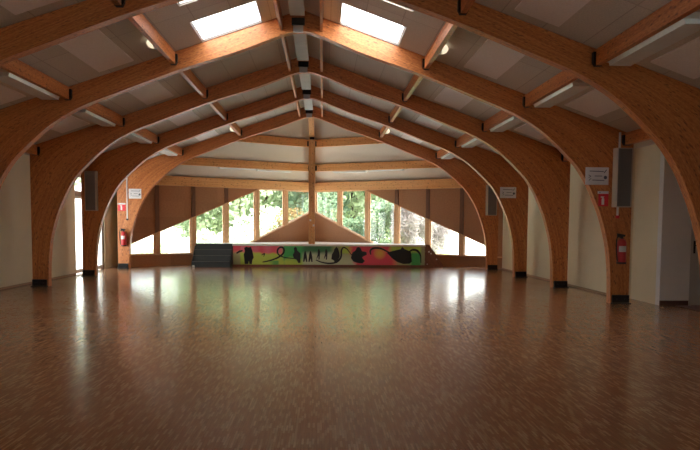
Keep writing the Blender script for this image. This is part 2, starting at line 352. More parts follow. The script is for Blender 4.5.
# ------------------------------------------------------------------ pointed end wall: slanted window band between brown boards
MU = [0, 1.16, 2.31, 3.47, 4.62, 5.80, 6.78]
Z_HEAD, Z_SILL = 3.09, .42
def top_z(u): return min(Z_HEAD, 3.02 - .505*(u-2.37))
def low_z(u): return max(Z_SILL, 2.20 - .54*u)
wn = 0; tn = 0
for sd, nm in ((-1, 'left'), (1, 'right')):
    dirv = Vector((-sd*HALF, 4.75, 0)).normalized()          # towards the corner
    nout = Vector((sd*4.75, HALF, 0)).normalized()           # outwards
    def W(u, z, off=0.): return Vector((XC+sd*u, wally(u), z)) + nout*off
    # boards above and below the glazing, one mesh of wall
    UE = 6.93 if sd < 0 else 7.25
    up = [(2.231, Z_HEAD), (UE, top_z(UE)), (UE, 3.44), (0.0, 3.50), (0, Z_HEAD)]
    lo = [(0, 0), (UE, 0), (UE, Z_SILL), (3.296, Z_SILL), (0, low_z(0))]
    b = B(); prism(b, [W(*p) for p in up], nout*.12); prism(b, [W(*p) for p in lo], nout*.12); prism(b, [W(6.70, Z_SILL), W(UE, Z_SILL), W(UE, top_z(UE)), W(6.70, top_z(6.70))], nout*.12)
    struct('wall_end_'+nm, b, 'ply', 'brown boarded %s half of the pointed end wall, slanted around the windows' % nm, 'wall')
    # slanted pale sill along the lower edge
    b = B()
    for (a0, a1) in (((0.02, low_z(0.02)), (3.296, Z_SILL)), ((3.296, Z_SILL), (UE-.1, Z_SILL))):
        prism(b, [W(a0[0], a0[1]+.0, -.06), W(a1[0], a1[1]+.0, -.06), W(a1[0], a1[1]+.05, -.06), W(a0[0], a0[1]+.05, -.06)], nout*.16)
    tn += 1; o = struct('trim_%d' % tn, b, 'mullion', 'pale timber sill running along the slanted %s end windows' % nm, 'window sill')
    # mullions (full height from sill to wall plate)
    for k in range(0, 6):
        u = MU[k] if k else .07
        w = .075 if k else .05
        b = B()
        prism(b, [W(u-w, low_z(u)-(.0 if low_z(u) <= Z_SILL else .0), -.03), W(u+w, low_z(u), -.03), W(u+w, top_z(u+w)+.0, -.03), W(u-w, top_z(u-w)+.0, -.03)], nout*.14)
        # closer grain along height
        tn += 1
        place = ['at the central corner', 'first from the corner', 'second from the corner', 'third from the corner', 'fourth from the corner', 'nearest the arch leg'][k]
        o = struct('trim_%d' % tn, b, 'mullion', 'upright timber mullion of the %s end windows, %s' % (nm, place), 'mullion')
    # brown battens continuing the mullions over the boards
    for k in range(3, 6):
        u = MU[k]; w = .065; b = B()
        prism(b, [W(u-w, top_z(u-w)+.001, -.03), W(u+w, top_z(u+w)+.001, -.03), W(u+w, Z_HEAD, -.03), W(u-w, Z_HEAD, -.03)], nout*.03)
        tn += 1
        struct('trim_%d' % tn, b, 'darkbatten', 'dark brown upright batten on the boards of the %s end wall, %s' % (nm, ['nearest the post', 'middle one of three', 'nearest the arch leg'][k-3]), 'batten')
    # panes
    for k in range(6):
        u0 = MU[k] + (.075 if k else .12); u1 = MU[k+1] - .075
        pts = []
        us = [u0] + [x for x in (2.231, 3.296) if u0 < x < u1] + [u1]
        pts = [(u, low_z(u)+.03) for u in us] + [(u, top_z(u)) for u in reversed(us)]
        # clean duplicates
        b = B(); prism(b, [W(p[0], p[1], .05) for p in pts], nout*.006)
        wn += 1
        fr = B()
        n = len(pts)
        cx = sum(p[0] for p in pts)/n; cz = sum(p[1] for p in pts)/n
        inn = []
        t = .035
        for i in range(n):     # inward offset polygon
            p0, p1, p2 = Vector(pts[i-1]), Vector(pts[i]), Vector(pts[(i+1) % n])
            e1 = (p1-p0).normalized(); e2 = (p2-p1).normalized()
            n1 = Vector((-e1.y, e1.x)); n2 = Vector((-e2.y, e2.x)); bi = (n1+n2)
            bi = bi / max(bi.dot(n1), .3); inn.append(p1 + bi*t)
        for i in range(n):
            j = (i+1) % n
            prism(fr, [W(pts[i][0], pts[i][1], .03), W(pts[j][0], pts[j][1], .03), W(inn[j].x, inn[j].y, .03), W(inn[i].x, inn[i].y, .03)], nout*.05)
        f = struct('window_%d' % wn, fr, 'mullion', 'slant-edged pane of the %s end glazing, %s' % (nm, ['touching the central corner', 'second out from the corner', 'third out from the corner', 'fourth out from the corner', 'fifth out from the corner', 'lowest one beside the arch leg'][k]), 'window')
        obj('glass_pane', b, 'glass', f)

# wall plates on top of the end windows and the purlins of the hipped end
def groupbeam(name, a, c, w, h, label, cat, group=None, mat='glulam'):
    bm = B(); beam(bm, a, c, w, h); o = obj(name, bm, mat); return tag(o, label, cat, group)
for sd, nm in ((-1, 'left'), (1, 'right')):
    nin = Vector((-sd*4.75, -HALF, 0)).normalized()
    a = Vector((XC+sd*.10, wally(.10), 3.46)) + nin*.09; c = Vector((XC+sd*7.0, wally(7.0), 3.40)) + nin*.09
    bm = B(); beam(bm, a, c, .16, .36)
    tag(obj('wall_plate_beam', bm, 'pine_hazed'), 'orange timber beam along the top of the %s end windows' % nm, 'beam')
    Es = Vector((XC+sd*EU, 22.0, rz(EU)))
    for t, wh in ((.29, 'lower'), (.62, 'upper')):
        pc = CC+(P0-CC)*t; ps = Es+(P0-Es)*t
        d = (ps-pc).normalized()
        a = pc + d*.16; c = ps - d*.12
        a.z -= .03; c.z -= .03
        root = thing('end_purlin', (a+c)/2, '%s orange purlin of the hipped end ceiling, %s side' % (wh, nm), 'beam', None)
        bm = B(); beam(bm, a, c, .11, .29); obj('beam', bm, 'pine_hazed', root)
        bm = B(); beam(bm, a-d*.01, a+d*.10, .14, .20, .06); obj('joist_hanger', bm, 'steel_black', root)
        if wh == 'lower':
            n2 = Vector((d.y, -d.x, 0)); n2 = n2 if n2.y > 0 else -n2
            L = (c-a).length
            for q, (f0, f1) in enumerate(((.8, 2.4), (2.45, 4.05))):
                q0 = a + d*f0 + n2*.17; q1 = a + d*f1 + n2*.17
                q0.z = a.z-.29; q1.z = a.z-.29+(c.z-a.z)*(f1-f0)/L
                rt = thing('fluorescent_light', (q0+q1)/2, 'long white unlit tube light behind lower end purlin, %s side, %s' % (nm, 'nearer the post' if q == 0 else 'nearer the arch'), 'light fixture', 'tube lights of the hipped end')
                bm = B(); beam(bm, q0, q1, .20, .05); obj('housing', bm, 'lum_white', rt)
                bm = B(); beam(bm, q0+d*.03, q1-d*.03, .15, .035, .05); obj('diffuser', bm, 'diffuser', rt)
                bm = B(); beam(bm, q0+d*.7-n2*.16+Vector((0, 0, -.01)), q0+d*.7+n2*.08+Vector((0, 0, -.01)), .05, .02, -.02); obj('hanger', bm, 'steel_grey', rt)
# hip rafter and post
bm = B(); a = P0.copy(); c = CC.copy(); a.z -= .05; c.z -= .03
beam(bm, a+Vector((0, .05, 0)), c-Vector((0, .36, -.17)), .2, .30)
tag(obj('hip_rafter', bm, 'pine_hazed'), 'timber rafter on the centre line of the hipped end, behind the post', 'beam')
PXc = -.435
root = thing('timber_post', (PXc, 23.3, .86), 'tall slim orange timber post standing on the stage on the centre line', 'post')
bm = B(); box(bm, PXc-.12, PXc+.12, 23.2, 23.4, .86, 4.90); obj('shaft', bm, 'pine_hazed', root, bevel=.008)
bxo('steel_cap', 'steel_black', root, PXc-.09, PXc+.09, 23.18, 23.42, 4.86, 4.95)
for z, dx in ((1.78, -.05), (1.58, .07)):
    bm = B(); box(bm, PXc+dx-.035, PXc+dx+.035, 23.17, 23.2, z-.04, z+.04); obj('switch_box', bm, 'conduit', root)

# ------------------------------------------------------------------ the five timber arches
IN = [(6.43, 0), (6.42, .5), (6.39, .9), (6.33, 1.3), (6.19, 1.80), (6.06, 2.12), (5.91, 2.44), (5.67, 2.81), (5.42, 3.07), (5.20, 3.28), (4.94, 3.50),
      (4.66, 3.69), (4.38, 3.845), (4.08, 3.98), (3.5, 4.20), (2.94, 4.42), (2.2, 4.69), (1.3, 4.98), (.86, 5.145), (.4, 5.32), (.15, 5.395), (0, 5.41)]
def cr(pts, n=3):
    out = []
    for i in range(len(pts)-1):
        p = [Vector(pts[max(i-1, 0)]), Vector(pts[i]), Vector(pts[i+1]), Vector(pts[min(i+2, len(pts)-1)])]
        for k in range(n):
            t = k/n
            out.append(.5*((2*p[1])+(p[2]-p[0])*t+(2*p[0]-5*p[1]+4*p[2]-p[3])*t*t+(3*p[1]-p[0]-3*p[2]+p[3])*t**3))
    out.append(Vector(pts[-1])); return out
IN = [(a*1.006, 1.6+(c-1.6)*1.0135 if c > 1.6 else c) for a, c in IN]
INS = cr(IN)
def outer(p, s):
    """point on the outer outline paired with inner point p"""
    u, z = p
    if z < 2.6: return (HALF, z)
    if z < 3.28: f = (z-2.6)/.68; return (HALF, 2.6+f*(rz(HALF)-2.6))
    f = (5.20-u)/5.20; return (HALF*(1-f)*1.0, rz(HALF*(1-f)))
OUT = [outer(p, 0) for p in INS]
def arch_half(sd, y):
    bm = B(); uv = bm.loops.layers.uv.verify()
    S_ = [0.]
    mid = [((a[0]+o_[0])/2, (a[1]+o_[1])/2) for a, o_ in zip(INS, OUT)]
    for i in range(1, len(mid)): S_.append(S_[-1]+math.dist(mid[i], mid[i-1]))
    rings = []
    for a, o_ in zip(INS, OUT):
        rings.append([bm.verts.new((XC+sd*a[0], y, a[1])), bm.verts.new((XC+sd*o_[0], y, o_[1]-.004)), bm.verts.new((XC+sd*o_[0], y+TH, o_[1]-.004)), bm.verts.new((XC+sd*a[0], y+TH, a[1]))])
    off = y*.7 + (3 if sd > 0 else 0)
    for i in range(len(rings)-1):
        D0_ = math.dist(INS[i], OUT[i]); D1_ = math.dist(INS[i+1], OUT[i+1])
        vv = [((0, D0_), (0, D1_)), ((D0_, D0_+TH), (D1_, D1_+TH)), ((D0_, 0), (D1_, 0)), ((-TH, 0), (-TH, 0))]
        for k in range(4):
            k2 = (k+1) % 4
            f = bm.faces.new((rings[i][k], rings[i][k2], rings[i+1][k2], rings[i+1][k]))
            us = (S_[i]+off, S_[i]+off, S_[i+1]+off, S_[i+1]+off); w = (vv[k][0][0], vv[k][0][1], vv[k][1][1], vv[k][1][0])
            for l, uu, v2 in zip(f.loops, us, w): l[uv].uv = (uu, v2+off*.31)
    bm.faces.new(rings[0]); bm.faces.new(rings[-1][::-1])
    bmesh.ops.recalc_face_normals(bm, faces=bm.faces[:])
    return bm
for i, y in enumerate(AY):
    rt = thing('timber_arch', (XC, y+TH/2, 0), '%s laminated timber arch spanning the hall%s' % (ORD[i].capitalize(), ['', ', lit by the skylights', ', between second and fourth', ', in front of the farthest', ', framing the stage'][i]), 'arch', 'laminated timber arches')
    for sd in (-1, 1):
        obj('arch_half', arch_half(sd, y), 'glulam', rt, uv=False)
        bm = B(); x0, x1 = (XC+6.50, XC+6.85) if sd > 0 else (XC-6.85, XC-6.50)
        box(bm, x0, x1, y-.05, y, 0, .18); box(bm, x0-.02, x1+.02, y-.09, y, 0, .02)
        for q in (.25, .75): tube(bm, [(x0+(x1-x0)*q, y-.065, .10), (x0+(x1-x0)*q, y-.045, .10)], .018, 8)
        obj('steel_shoe', bm, 'steel_black', rt)
    bxo('apex_plate', 'galv', rt, XC-.16, XC+.04, y-.012, y, 5.43, 5.57)
    bxo('apex_cap', 'steel_black', rt, XC-.19, XC+.07, y-.06, y, 5.57, 5.70)

# ------------------------------------------------------------------ longitudinal purlins, bay by bay
BAYS = [(5.95, AY[0])] + [(AY[i]+TH, AY[i+1]) for i in range(4)]
BN = ['in front of the nearest arch', 'between nearest and second arches', 'between second and third arches', 'between third and fourth arches', 'between fourth and farthest arches']
LIGHTSPAN = []
for bi, (y0, y1) in enumerate(BAYS):
    for sd, sn in ((-1, 'left'), (1, 'right')):
        for u, w, z0, kind, mat in ((.40, .055, 5.46, 'narrow purlin beside the ridge', 'batten'), (2.52, .09, 4.75, 'orange purlin halfway up the roof', 'glulam'), (4.585, .085, 4.03, 'orange purlin beside the tube light', 'glulam'), (6.70, .12, 3.29, 'orange purlin above the wall', 'glulam')):
            x = XC+sd*u
            zt = rz(u+w/2)-.006
            rt = thing('roof_purlin', (x, (y0+y1)/2, z0), '%s, %s side, %s' % (kind, sn, BN[bi]), 'beam', 'roof purlins')
            bm = B(); box(bm, x-w/2, x+w/2, y0+.002, y1-.002, z0, zt); obj('beam', bm, mat, rt)
            if u > 1:
                for ye, s2 in ((y0+.002, 1), (y1-.002, -1)):
                    bm = B(); ya, yb = sorted((ye, ye+s2*.07))
                    hw = w/2+.036; prism(bm, [(x-hw, ya, z0+.20), (x-hw, ya, z0+.05), (x-w/2-.004, ya, z0-.008), (x+w/2+.004, ya, z0-.008), (x+hw, ya, z0+.05), (x+hw, ya, z0+.20), (x+w/2, ya, z0+.20), (x+w/2, ya, z0-.002), (x-w/2, ya, z0-.002), (x-w/2, ya, z0+.20)], (0, yb-ya, 0))
                    obj('joist_hanger', bm, 'steel_black', rt)
        # tube lights beside the lower purlin
        ye = y1-.15; ys = ye-1.95
        x0, x1 = XC+sd*4.645, XC+sd*5.05
        rt = thing('fluorescent_light', ((x0+x1)/2, (ys+ye)/2, 4.04), 'white unlit tube light on %s roof slope, %s' % (sn, BN[bi]), 'light fixture', 'tube lights along the roof slopes')
        bm = B()
        zc0, zc1 = 4.10, 4.10
        xa, xb = min(x0, x1), max(x0, x1)
        prism(bm, [(xa, ys, 4.05), (xb, ys, 4.05), (xb, ys, 4.12), (xa, ys, 4.12)], (0, ye-ys, 0)); obj('housing', bm, 'lum_white', rt)
        bm = B(); prism(bm, [(xa+.02, ys+.03, 4.06), (xb-.02, ys+.03, 4.06), (xb-.045, ys+.03, 3.99), (xa+.045, ys+.03, 3.99)], (0, ye-ys-.08, 0)); obj('diffuser', bm, 'diffuser', rt)
        for q in (.3, 1.6):
            bm = B(); xm = (xa+xb)/2; box(bm, xm-.015, xm+.015, ys+q, ys+q+.03, 4.12, rz(abs(xm-XC)+.015)-.002); obj('hanger', bm, 'steel_grey', rt)
        # paler acoustic boards
        for (ua, ub, wh) in ((3.22, 3.88, 'upper'), (5.27, 5.94, 'lower')):
            bm = B(); pts = [(XC+sd*ua, y0+.14 if bi else 6.2, rz(ua)-.001), (XC+sd*ub, y0+.14 if bi else 6.2, rz(ub)-.001), (XC+sd*ub, y0+.14 if bi else 6.2, rz(ub)-.022), (XC+sd*ua, y0+.14 if bi else 6.2, rz(ua)-.022)]
            prism(bm, pts, (0, (y1-.27)-(y0+.14 if bi else 6.2), 0))
            tag(obj('ceiling_board', bm, 'panel'), '%s pale acoustic board on %s ceiling slope, %s' % (wh, sn, BN[bi]), 'ceiling panel', 'pale boards on the ceiling')
    # ridge sheet lights
    rt = thing('ridge_light', (XC-.06, (y0+y1)/2, 5.6), 'long grey strip casing under the ridge, %s' % BN[bi], 'light fixture', 'grey strip casings under the ridge')
    bm = B(); prism(bm, [(XC-.20, y0+.10, 5.62), (XC+.08, y0+.10, 5.62), (XC+.08, y0+.10, 5.68), (XC-.20, y0+.10, 5.68)], (0, y1-y0-.52, 0)); obj('casing', bm, 'galv', rt)
    for yy in (y0+.25, y1-.5):
        bxo('bracket', 'steel_black', rt, XC-.03, XC+.0, yy, yy+.05, 5.68, 5.86)
# round bulkhead lamps on the halfway purlins
for sd, sn in ((-1, 'left'), (1, 'right')):
    for (yy, bi) in ((11.2, 1), (20.9, 4)):
        x = XC+sd*2.52; s = 1 if sd > 0 else -1
        xs = x + s*.045
        zl = 4.86; rt = thing('bulkhead_lamp', (xs, yy, zl-.1), 'small round glass lamp on %s halfway purlin, %s' % (sn, BN[bi]), 'lamp', 'round lamps on the purlins')
        bm = B(); tube(bm, [(xs, yy, zl), (xs+s*.05, yy, zl)], .10, 16); obj('back_plate', bm, 'lum_white', rt)
        bm = B()
        tube(bm, [(xs+s*.05, yy, zl), (xs+s*.10, yy, zl), (xs+s*.15, yy, zl), (xs+s*.18, yy, zl)], [.095, .092, .07, .025], 16); obj('glass_bowl', bm, 'lampglass', rt, smooth=True)
        bm = B(); box(bm, *sorted((xs, xs+s*.19)), yy-.006, yy+.006, zl-.105, zl-.097); obj('guard_bar', bm, 'steel_grey', rt)

# skylight panes with frames
k = 0
for sd, sn in ((-1, 'left'), (1, 'right')):
    for yi, (a, c) in enumerate(REAR_SKY+SKY_Y):
        wn += 1
        fr = B(); t = .02
        def SP(u, y, dz): return Vector((XC+sd*u, y, rz(u)+dz))
        u0, u1 = SKY_U
        for (ua, ub, ya, yb) in ((u0, u0+t, a, c), (u1-t, u1, a, c), (u0+t, u1-t, a, a+t), (u0+t, u1-t, c-t, c)):
            prism(fr, [SP(ua, ya, .03), SP(ub, ya, .03), SP(ub, yb, .03), SP(ua, yb, .03)], (0, 0, .06))
        f = struct('window_%d' % wn, fr, 'lum_white', 'skylight in the %s roof slope, %s' % (sn, ['nearer one before the second arch', 'farther one against the second arch'][yi]), 'skylight')
        gl = B(); gl.faces.new([gl.verts.new(p) for p in (SP(u0+t, a+t, .055), SP(u1-t, a+t, .055), SP(u1-t, c-t, .055), SP(u0+t, c-t, .055))]); obj('glass_pane', gl, 'skyglass', f)
# rear window, unseen, added to bring in fill light
for i, (x0, x1) in enumerate(((-2.2, 1.2),)):
    wn += 1; fr = B()
    for a in ((x0, x0+.06, .8, 3.0), (x1-.06, x1, .8, 3.0), (x0+.06, x1-.06, .8, .86), (x0+.06, x1-.06, 2.94, 3.0)): box(fr, a[0], a[1], -6.13, -6.05, a[2], a[3])
    f = struct('window_%d' % wn, fr, 'alu', 'wide window added to the unseen rear wall for fill light', 'window')
    gl = B(); box(gl, x0+.06, x1-.06, -6.10, -6.094, .86, 2.94); obj('glass_pane', gl, 'glass', f)

# glazed double door with top light in the left wall
fr = B()
xf0, xf1 = LX-.12, LX-.05
box(fr, xf0, xf1, D0, D0+.07, 0, DH); box(fr, xf0, xf1, D1-.07, D1, 0, DH); box(fr, xf0, xf1, D0+.07, D1-.07, DH-.07, DH); box(fr, xf0, xf1, D0+.07, D1-.07, 2.46, 2.62)
f = struct('door_1', fr, 'alu', 'tall glazed double door in the left wall between fourth and farthest arches', 'door')
mid = (D0+D1)/2
for ya, yb in ((D0+.07, mid), (mid, D1-.07)):
    lf = B(); t = .06
    box(lf, xf0+.01, xf1-.01, ya, ya+t, .02, 2.46); box(lf, xf0+.01, xf1-.01, yb-t, yb, .02, 2.46); box(lf, xf0+.01, xf1-.01, ya+t, yb-t, .02, .14); box(lf, xf0+.01, xf1-.01, ya+t, yb-t, 2.38, 2.46)
    l = obj('door_leaf', lf, 'lum_white', f)
    g = B(); box(g, xf0+.03, xf0+.036, ya+t, yb-t, .14, 2.38); obj('glass_pane', g, 'glass', l)
    h = B(); tube(h, [(xf1, (yb-.04 if ya < mid-.5 else ya+.04), 1.0), (xf1+.03, (yb-.04 if ya < mid-.5 else ya+.04), 1.0), (xf1+.03, (yb-.14 if ya < mid-.5 else ya+.14), 1.0)], .01, 8); obj('door_handle', h, 'steel_black', l)
g = B(); box(g, xf0+.03, xf0+.036, D0+.07, D1-.07, 2.62, DH-.07); obj('glass_pane', g, 'glass', f)
# grey door at the right edge
dr = B(); box(dr, 7.57, 8.42, 12.0, 12.04, .0, 2.06)
f = struct('door_2', dr, 'doorgrey', 'grey door with black lever handle at the right edge', 'door')
fr = B(); box(fr, 7.52, 7.57, 11.94, 12.08, 0, 2.1); box(fr, 8.42, 8.46, 11.94, 12.08, 0, 2.1); box(fr, 7.57, 8.42, 11.94, 12.08, 2.06, 2.1); obj('door_frame', fr, 'doorgrey', f)
h = B(); box(h, 7.60, 7.645, 11.985, 12.0, 1.07, 1.33); obj('handle_plate', h, 'steel_black', f)
h = B(); tube(h, [(7.622, 11.985, 1.23), (7.622, 11.945, 1.23), (7.635, 11.935, 1.23), (7.75, 11.935, 1.23)], .012, 8); obj('door_handle', h, 'steel_black', f)
# dark mat in front of it
bm = B(); box(bm, 7.2, 8.5, 11.0, 11.85, 0, .012)
tag(obj('door_mat', bm, 'skirt'), 'thin dark brown mat on the floor before the grey door', 'door mat')

# ------------------------------------------------------------------ stage with painted front
SY, SZ = 22.92, .86
SX0, SX1 = -3.43, 3.92
root = thing('stage', ((SX0+SX1)/2, SY, 0), 'low stage with a pale deck and a colourful painted front', 'stage')
def wl(x): return wally(abs(x-XC))-.10
b = B()
prism(b, [(SX0-1.45, 23.38, SZ-.07), (SX0, 23.38, SZ-.07), (SX0, SY-.03, SZ-.07), (SX1+.02, SY-.03, SZ-.07), (SX1+.02, wl(SX1+.02)-.02, SZ-.07), (XC, 26.86, SZ-.07), (SX0-1.45, wl(SX0-1.45)-.0, SZ-.07)], (0, 0, .07))
obj('deck', b, 'deck', root)
bxo('kick_board', 'stagewood', root, SX0, SX1, SY+.02, SY+.06, 0, .09)
bxo('side_panel', 'stagewood', root, SX1-.03, SX1, SY+.06, 23.55, 0, SZ-.07)
bxo('side_panel', 'stagewood', root, SX0+.0, SX0+.03, SY+.06, 23.38, 0, SZ-.07)
# mural ground colours, a function of position on the panel
PXM = .0382
def mx(px): return (px-323)*PXM + XC + .45 - .0
def mX(px): return -3.40 + (px-233)*(SX1+3.40)/(424.5-233)
def mZ(py): return .84 - (py-244.5)*(.76/20.)
def sm(a, b_, x): t = max(0, min(1, (x-a)/(b_-a))); return t*t*(3-2*t)
def mixc(a, b_, t): return tuple(a[i]*(1-t)+b_[i]*t for i in range(3))
RED = (.78, .05, .09); PINK = (.85, .16, .22); YG = (.42, .55, .07); GRN = (.03, .36, .08); DG = (.02, .16, .05); OLV = (.36, .40, .18); PALE = (.50, .56, .38); ORA = (.72, .22, .05)
def mural(px, py):
    h = (py-244.5)/20
    w = .8*math.sin(px*.35)+.5*math.sin(px*.9+py)
    if px < 240: c = mixc(RED, OLV, sm(.25, .5, h+.03*w))
    elif px < 283: c = mixc(mixc(RED, PINK, .5+.3*math.sin(px*.5)), YG, sm(.36, .48, h+.03*w+(px-262)*-.002))
    else: c = mixc(RED, GRN, 1)
    g = mixc(GRN, YG, sm(.55, .85, h+.04*w))
    g2 = mixc(DG, PALE, sm(.28, .55, h+.02*w))
    if 240 <= px < 300:
        c = mixc(c, g, sm(278, 285, px+w))
    if 240 <= px < 278 and h > .8: c = mixc(c, GRN, sm(266, 276, px+2*w)*.8)
    if 300 <= px: c = mixc(g, g2, sm(299, 305, px))
    if px > 328: c = mixc(c, mixc(OLV, PALE, sm(.4, .9, h)), sm(328, 334, px)*.8)
    if px > 338: c = mixc(c, YG, sm(337, 342, px)*(1-sm(.35, .5, h)))
    if px > 340: c = mixc(c, RED, sm(347, 352, px+w-(6*(h-.3) if h > .3 else 0)))
    if 370 < px < 392: c = mixc(c, (.62, .42, .06), .9*max(0, 1-(((px-379)/7)**2+((h-.40)/.35)**2)))
    if px > 386: c = mixc(c, YG, sm(386, 391, px+w)*(1-sm(.3, .6, h))); c = mixc(c, OLV, sm(390, 400, px)*sm(.3, .6, h))
    if px > 404: c = mixc(c, GRN, sm(406, 412, px+w)*sm(.25, .45, h))
    if px > 419: c = mixc(c, (.22, .24, .12), sm(419, 422, px))
    return tuple(min(.95, v*1.5+.04) for v in c)
bm = B(); cl = bm.loops.layers.float_color.new('paint')
NX, NZ = 380, 40
gv = [[bm.verts.new((mX(233+191.5*i/NX), SY, .08+.76*j/NZ)) for i in range(NX+1)] for j in range(NZ+1)]
for j in range(NZ):
    for i in range(NX):
        f = bm.faces.new((gv[j][i], gv[j][i+1], gv[j+1][i+1], gv[j+1][i]))
        c = mural(233+191.5*(i+.5)/NX, 244.5+20*(1-(j+.5)/NZ))
        for l in f.loops: l[cl] = (*c, 1)
m_, nt, bb = newmat('mural_paint'); at = nt.nodes.new('ShaderNodeAttribute'); at.attribute_name = 'paint'; nt.links.new(at.outputs['Color'], bb.inputs['Base Color']); bb.inputs['Roughness'].default_value = .5
M['mural'] = m_
x0_, x1_, z0_, z1_ = mX(233), mX(424.5), .08, .84
box(bm, x0_, x1_, SY+.004, SY+.02, z0_, z1_)
front = obj('painted_front', bm, 'mural', root, uv=False)
def sil(pts, name='painted_silhouette'):
    bm = B(); P = [(mX(p[0]), SY-.004, mZ(p[1])) for p in pts]
    a = [bm.verts.new(p) for p in P]; bb_ = [bm.verts.new((p[0], SY-.0005, p[2])) for p in P]; n = len(P)
    f1 = bm.faces.new(a)
    for i in range(n): bm.faces.new((a[i], a[(i+1) % n], bb_[(i+1) % n], bb_[i]))
    bmesh.ops.triangulate(bm, faces=[f1])
    return obj(name, bm, 'paint_black', front)
def ribbon(pts, w, name='painted_swirl'):
    P = cr(pts, 6); n = len(P); L_, R_ = [], []
    for i, p in enumerate(P):
        t = (P[min(i+1, n-1)]-P[max(i-1, 0)]).normalized(); nn = Vector((-t.y, t.x)); f = i/(n-1); ww = w*(.35+.65*math.sin(math.pi*min(1, f*1.1+.05)))/2 + .12
        L_.append(p+nn*ww); R_.append(p-nn*ww)
    bm = B(); a = [bm.verts.new((mX(q.x), SY-.003, mZ(q.y))) for q in L_]; c = [bm.verts.new((mX(q.x), SY-.003, mZ(q.y))) for q in R_]
    a2 = [bm.verts.new((mX(q.x), SY-.0005, mZ(q.y))) for q in L_]; c2 = [bm.verts.new((mX(q.x), SY-.0005, mZ(q.y))) for q in R_]
    for i in range(n-1):
        bm.faces.new((a[i], a[i+1], c[i+1], c[i])); bm.faces.new((a[i], a2[i], a2[i+1], a[i+1])); bm.faces.new((c[i], c[i+1], c2[i+1], c2[i]))
    return obj(name, bm, 'paint_black', front)
sil([(243.8, 248), (246, 246.6), (248, 247.4), (250.5, 246.8), (251.6, 250), (252.6, 253.5), (253.2, 257.5), (251.8, 260), (251.4, 264), (249, 264), (248.4, 260.5), (247.6, 264), (244.4, 264), (244.6, 258), (243.4, 254.5), (244.6, 251)])
sil([(236, 252.5), (239, 250.5), (242.5, 250), (242, 251.5), (239, 252.5), (236.5, 254)])
ribbon([(262, 262), (269, 260.5), (277, 257.5), (282.5, 253), (283, 248.5), (280, 247), (277, 249.5), (277.5, 254), (283, 257), (290, 258), (296, 258.5)], 1.6)
ribbon([(261, 255), (264, 253.5), (263, 256.5)], .9)
sil([(293, 248), (294.5, 246.4), (296, 247.6), (296.4, 250.2), (299.6, 253), (299.2, 257), (298, 259), (299.6, 262.5), (297.6, 262.8), (295.8, 259.6), (293, 258), (292, 254.5), (293.6, 251.6)])
for c in (304.3, 309.6): sil([(c-.7, 251.5), (c, 250.4), (c+.7, 251.5), (c+.6, 253), (c+1.6, 255.5), (c+1, 257), (c+2.1, 261.5), (c+.9, 261.6), (c+.1, 258), (c-.8, 261.5), (c-2, 261.4), (c-1, 257), (c-1.4, 254.5)])
for c in (317.8, 325.2): sil([(c-.6, 249.2), (c, 248.2), (c+.6, 249.2), (c+1.4, 251), (c+.8, 253.5), (c+.9, 259), (c-.2, 259.4), (c-.3, 255.5), (c-1.9, 258.6), (c-2.2, 258), (c-.9, 253.5), (c-1.0, 251)])
ribbon([(315, 259.5), (321, 262), (329, 263), (336, 261.5), (340, 256.5), (340.5, 250), (342.5, 247), (346, 248.5), (350, 253.5), (355, 259)], 1.5)
sil([(333.5, 248.5), (335.5, 246.2), (337, 248), (338.4, 252), (339, 256), (337.5, 259), (336, 261.5), (334, 263), (333, 260), (330.4, 258.6), (331, 254), (332.6, 251.5)])
sil([(351.5, 252), (354.5, 250), (356, 247), (358, 246.2), (360, 248), (361, 250.6), (365.5, 251.5), (366, 254), (363, 255.5), (361, 257), (364, 260.5), (361.5, 263), (357, 262.5), (352.5, 261), (350, 257.5)])
ribbon([(370, 254), (369.5, 250), (373, 247.5), (380, 247.8), (387, 251), (394, 254)], 1.8)
sil([(386, 252), (391, 250.5), (397, 249), (400, 248.5), (401.5, 245.6), (403.5, 248), (407, 249.5), (410, 250.5), (411, 254), (410, 258), (411.5, 261), (409, 263), (403, 263.3), (397, 261.5), (392, 258), (389, 255)])
ribbon([(408, 251.5), (412, 249), (417, 250), (420, 254.5), (420.6, 262)], 2.0)
# dark carpeted steps on the left
root = thing('stage_steps', (-4.13, 22.95, 0), 'dark carpeted four-step stair at the left end of the stage', 'stairs')
sx0, sx1 = -4.88, -3.45
hs = SZ/4
for k in range(4):
    y_a = 22.55+.2*k; y_b = 23.35
    bm = B(); box(bm, sx0+.03, sx1-.03, y_a, min(y_a+.2, y_b), 0, hs*(k+1)-.02); box(bm, sx0+.02, sx1-.02, y_a-.015, y_a+.2, hs*(k+1)-.02, hs*(k+1)-.004)
    t = obj('step', bm, 'stepdark', root)
    bxo('nosing_strip', 'nosing', t, sx0+.02, sx1-.02, y_a-.022, y_a+.02, hs*(k+1)-.012, hs*(k+1)+.002)
for x in (sx0, sx1-.03):
    bm = B(); prism(bm, [(x, 22.5, 0), (x, 23.36, 0), (x, 23.36, SZ-.08), (x, 23.14, SZ-.08), (x, 22.5, .17)], (.03, 0, 0)); obj('stringer', bm, 'stepdark', root)
bm = B(); tube(bm, [(sx0+.04, 22.46, .045), (sx0+.12, 22.46, .045)], .04, 10); obj('castor', bm, 'lum_white', root)
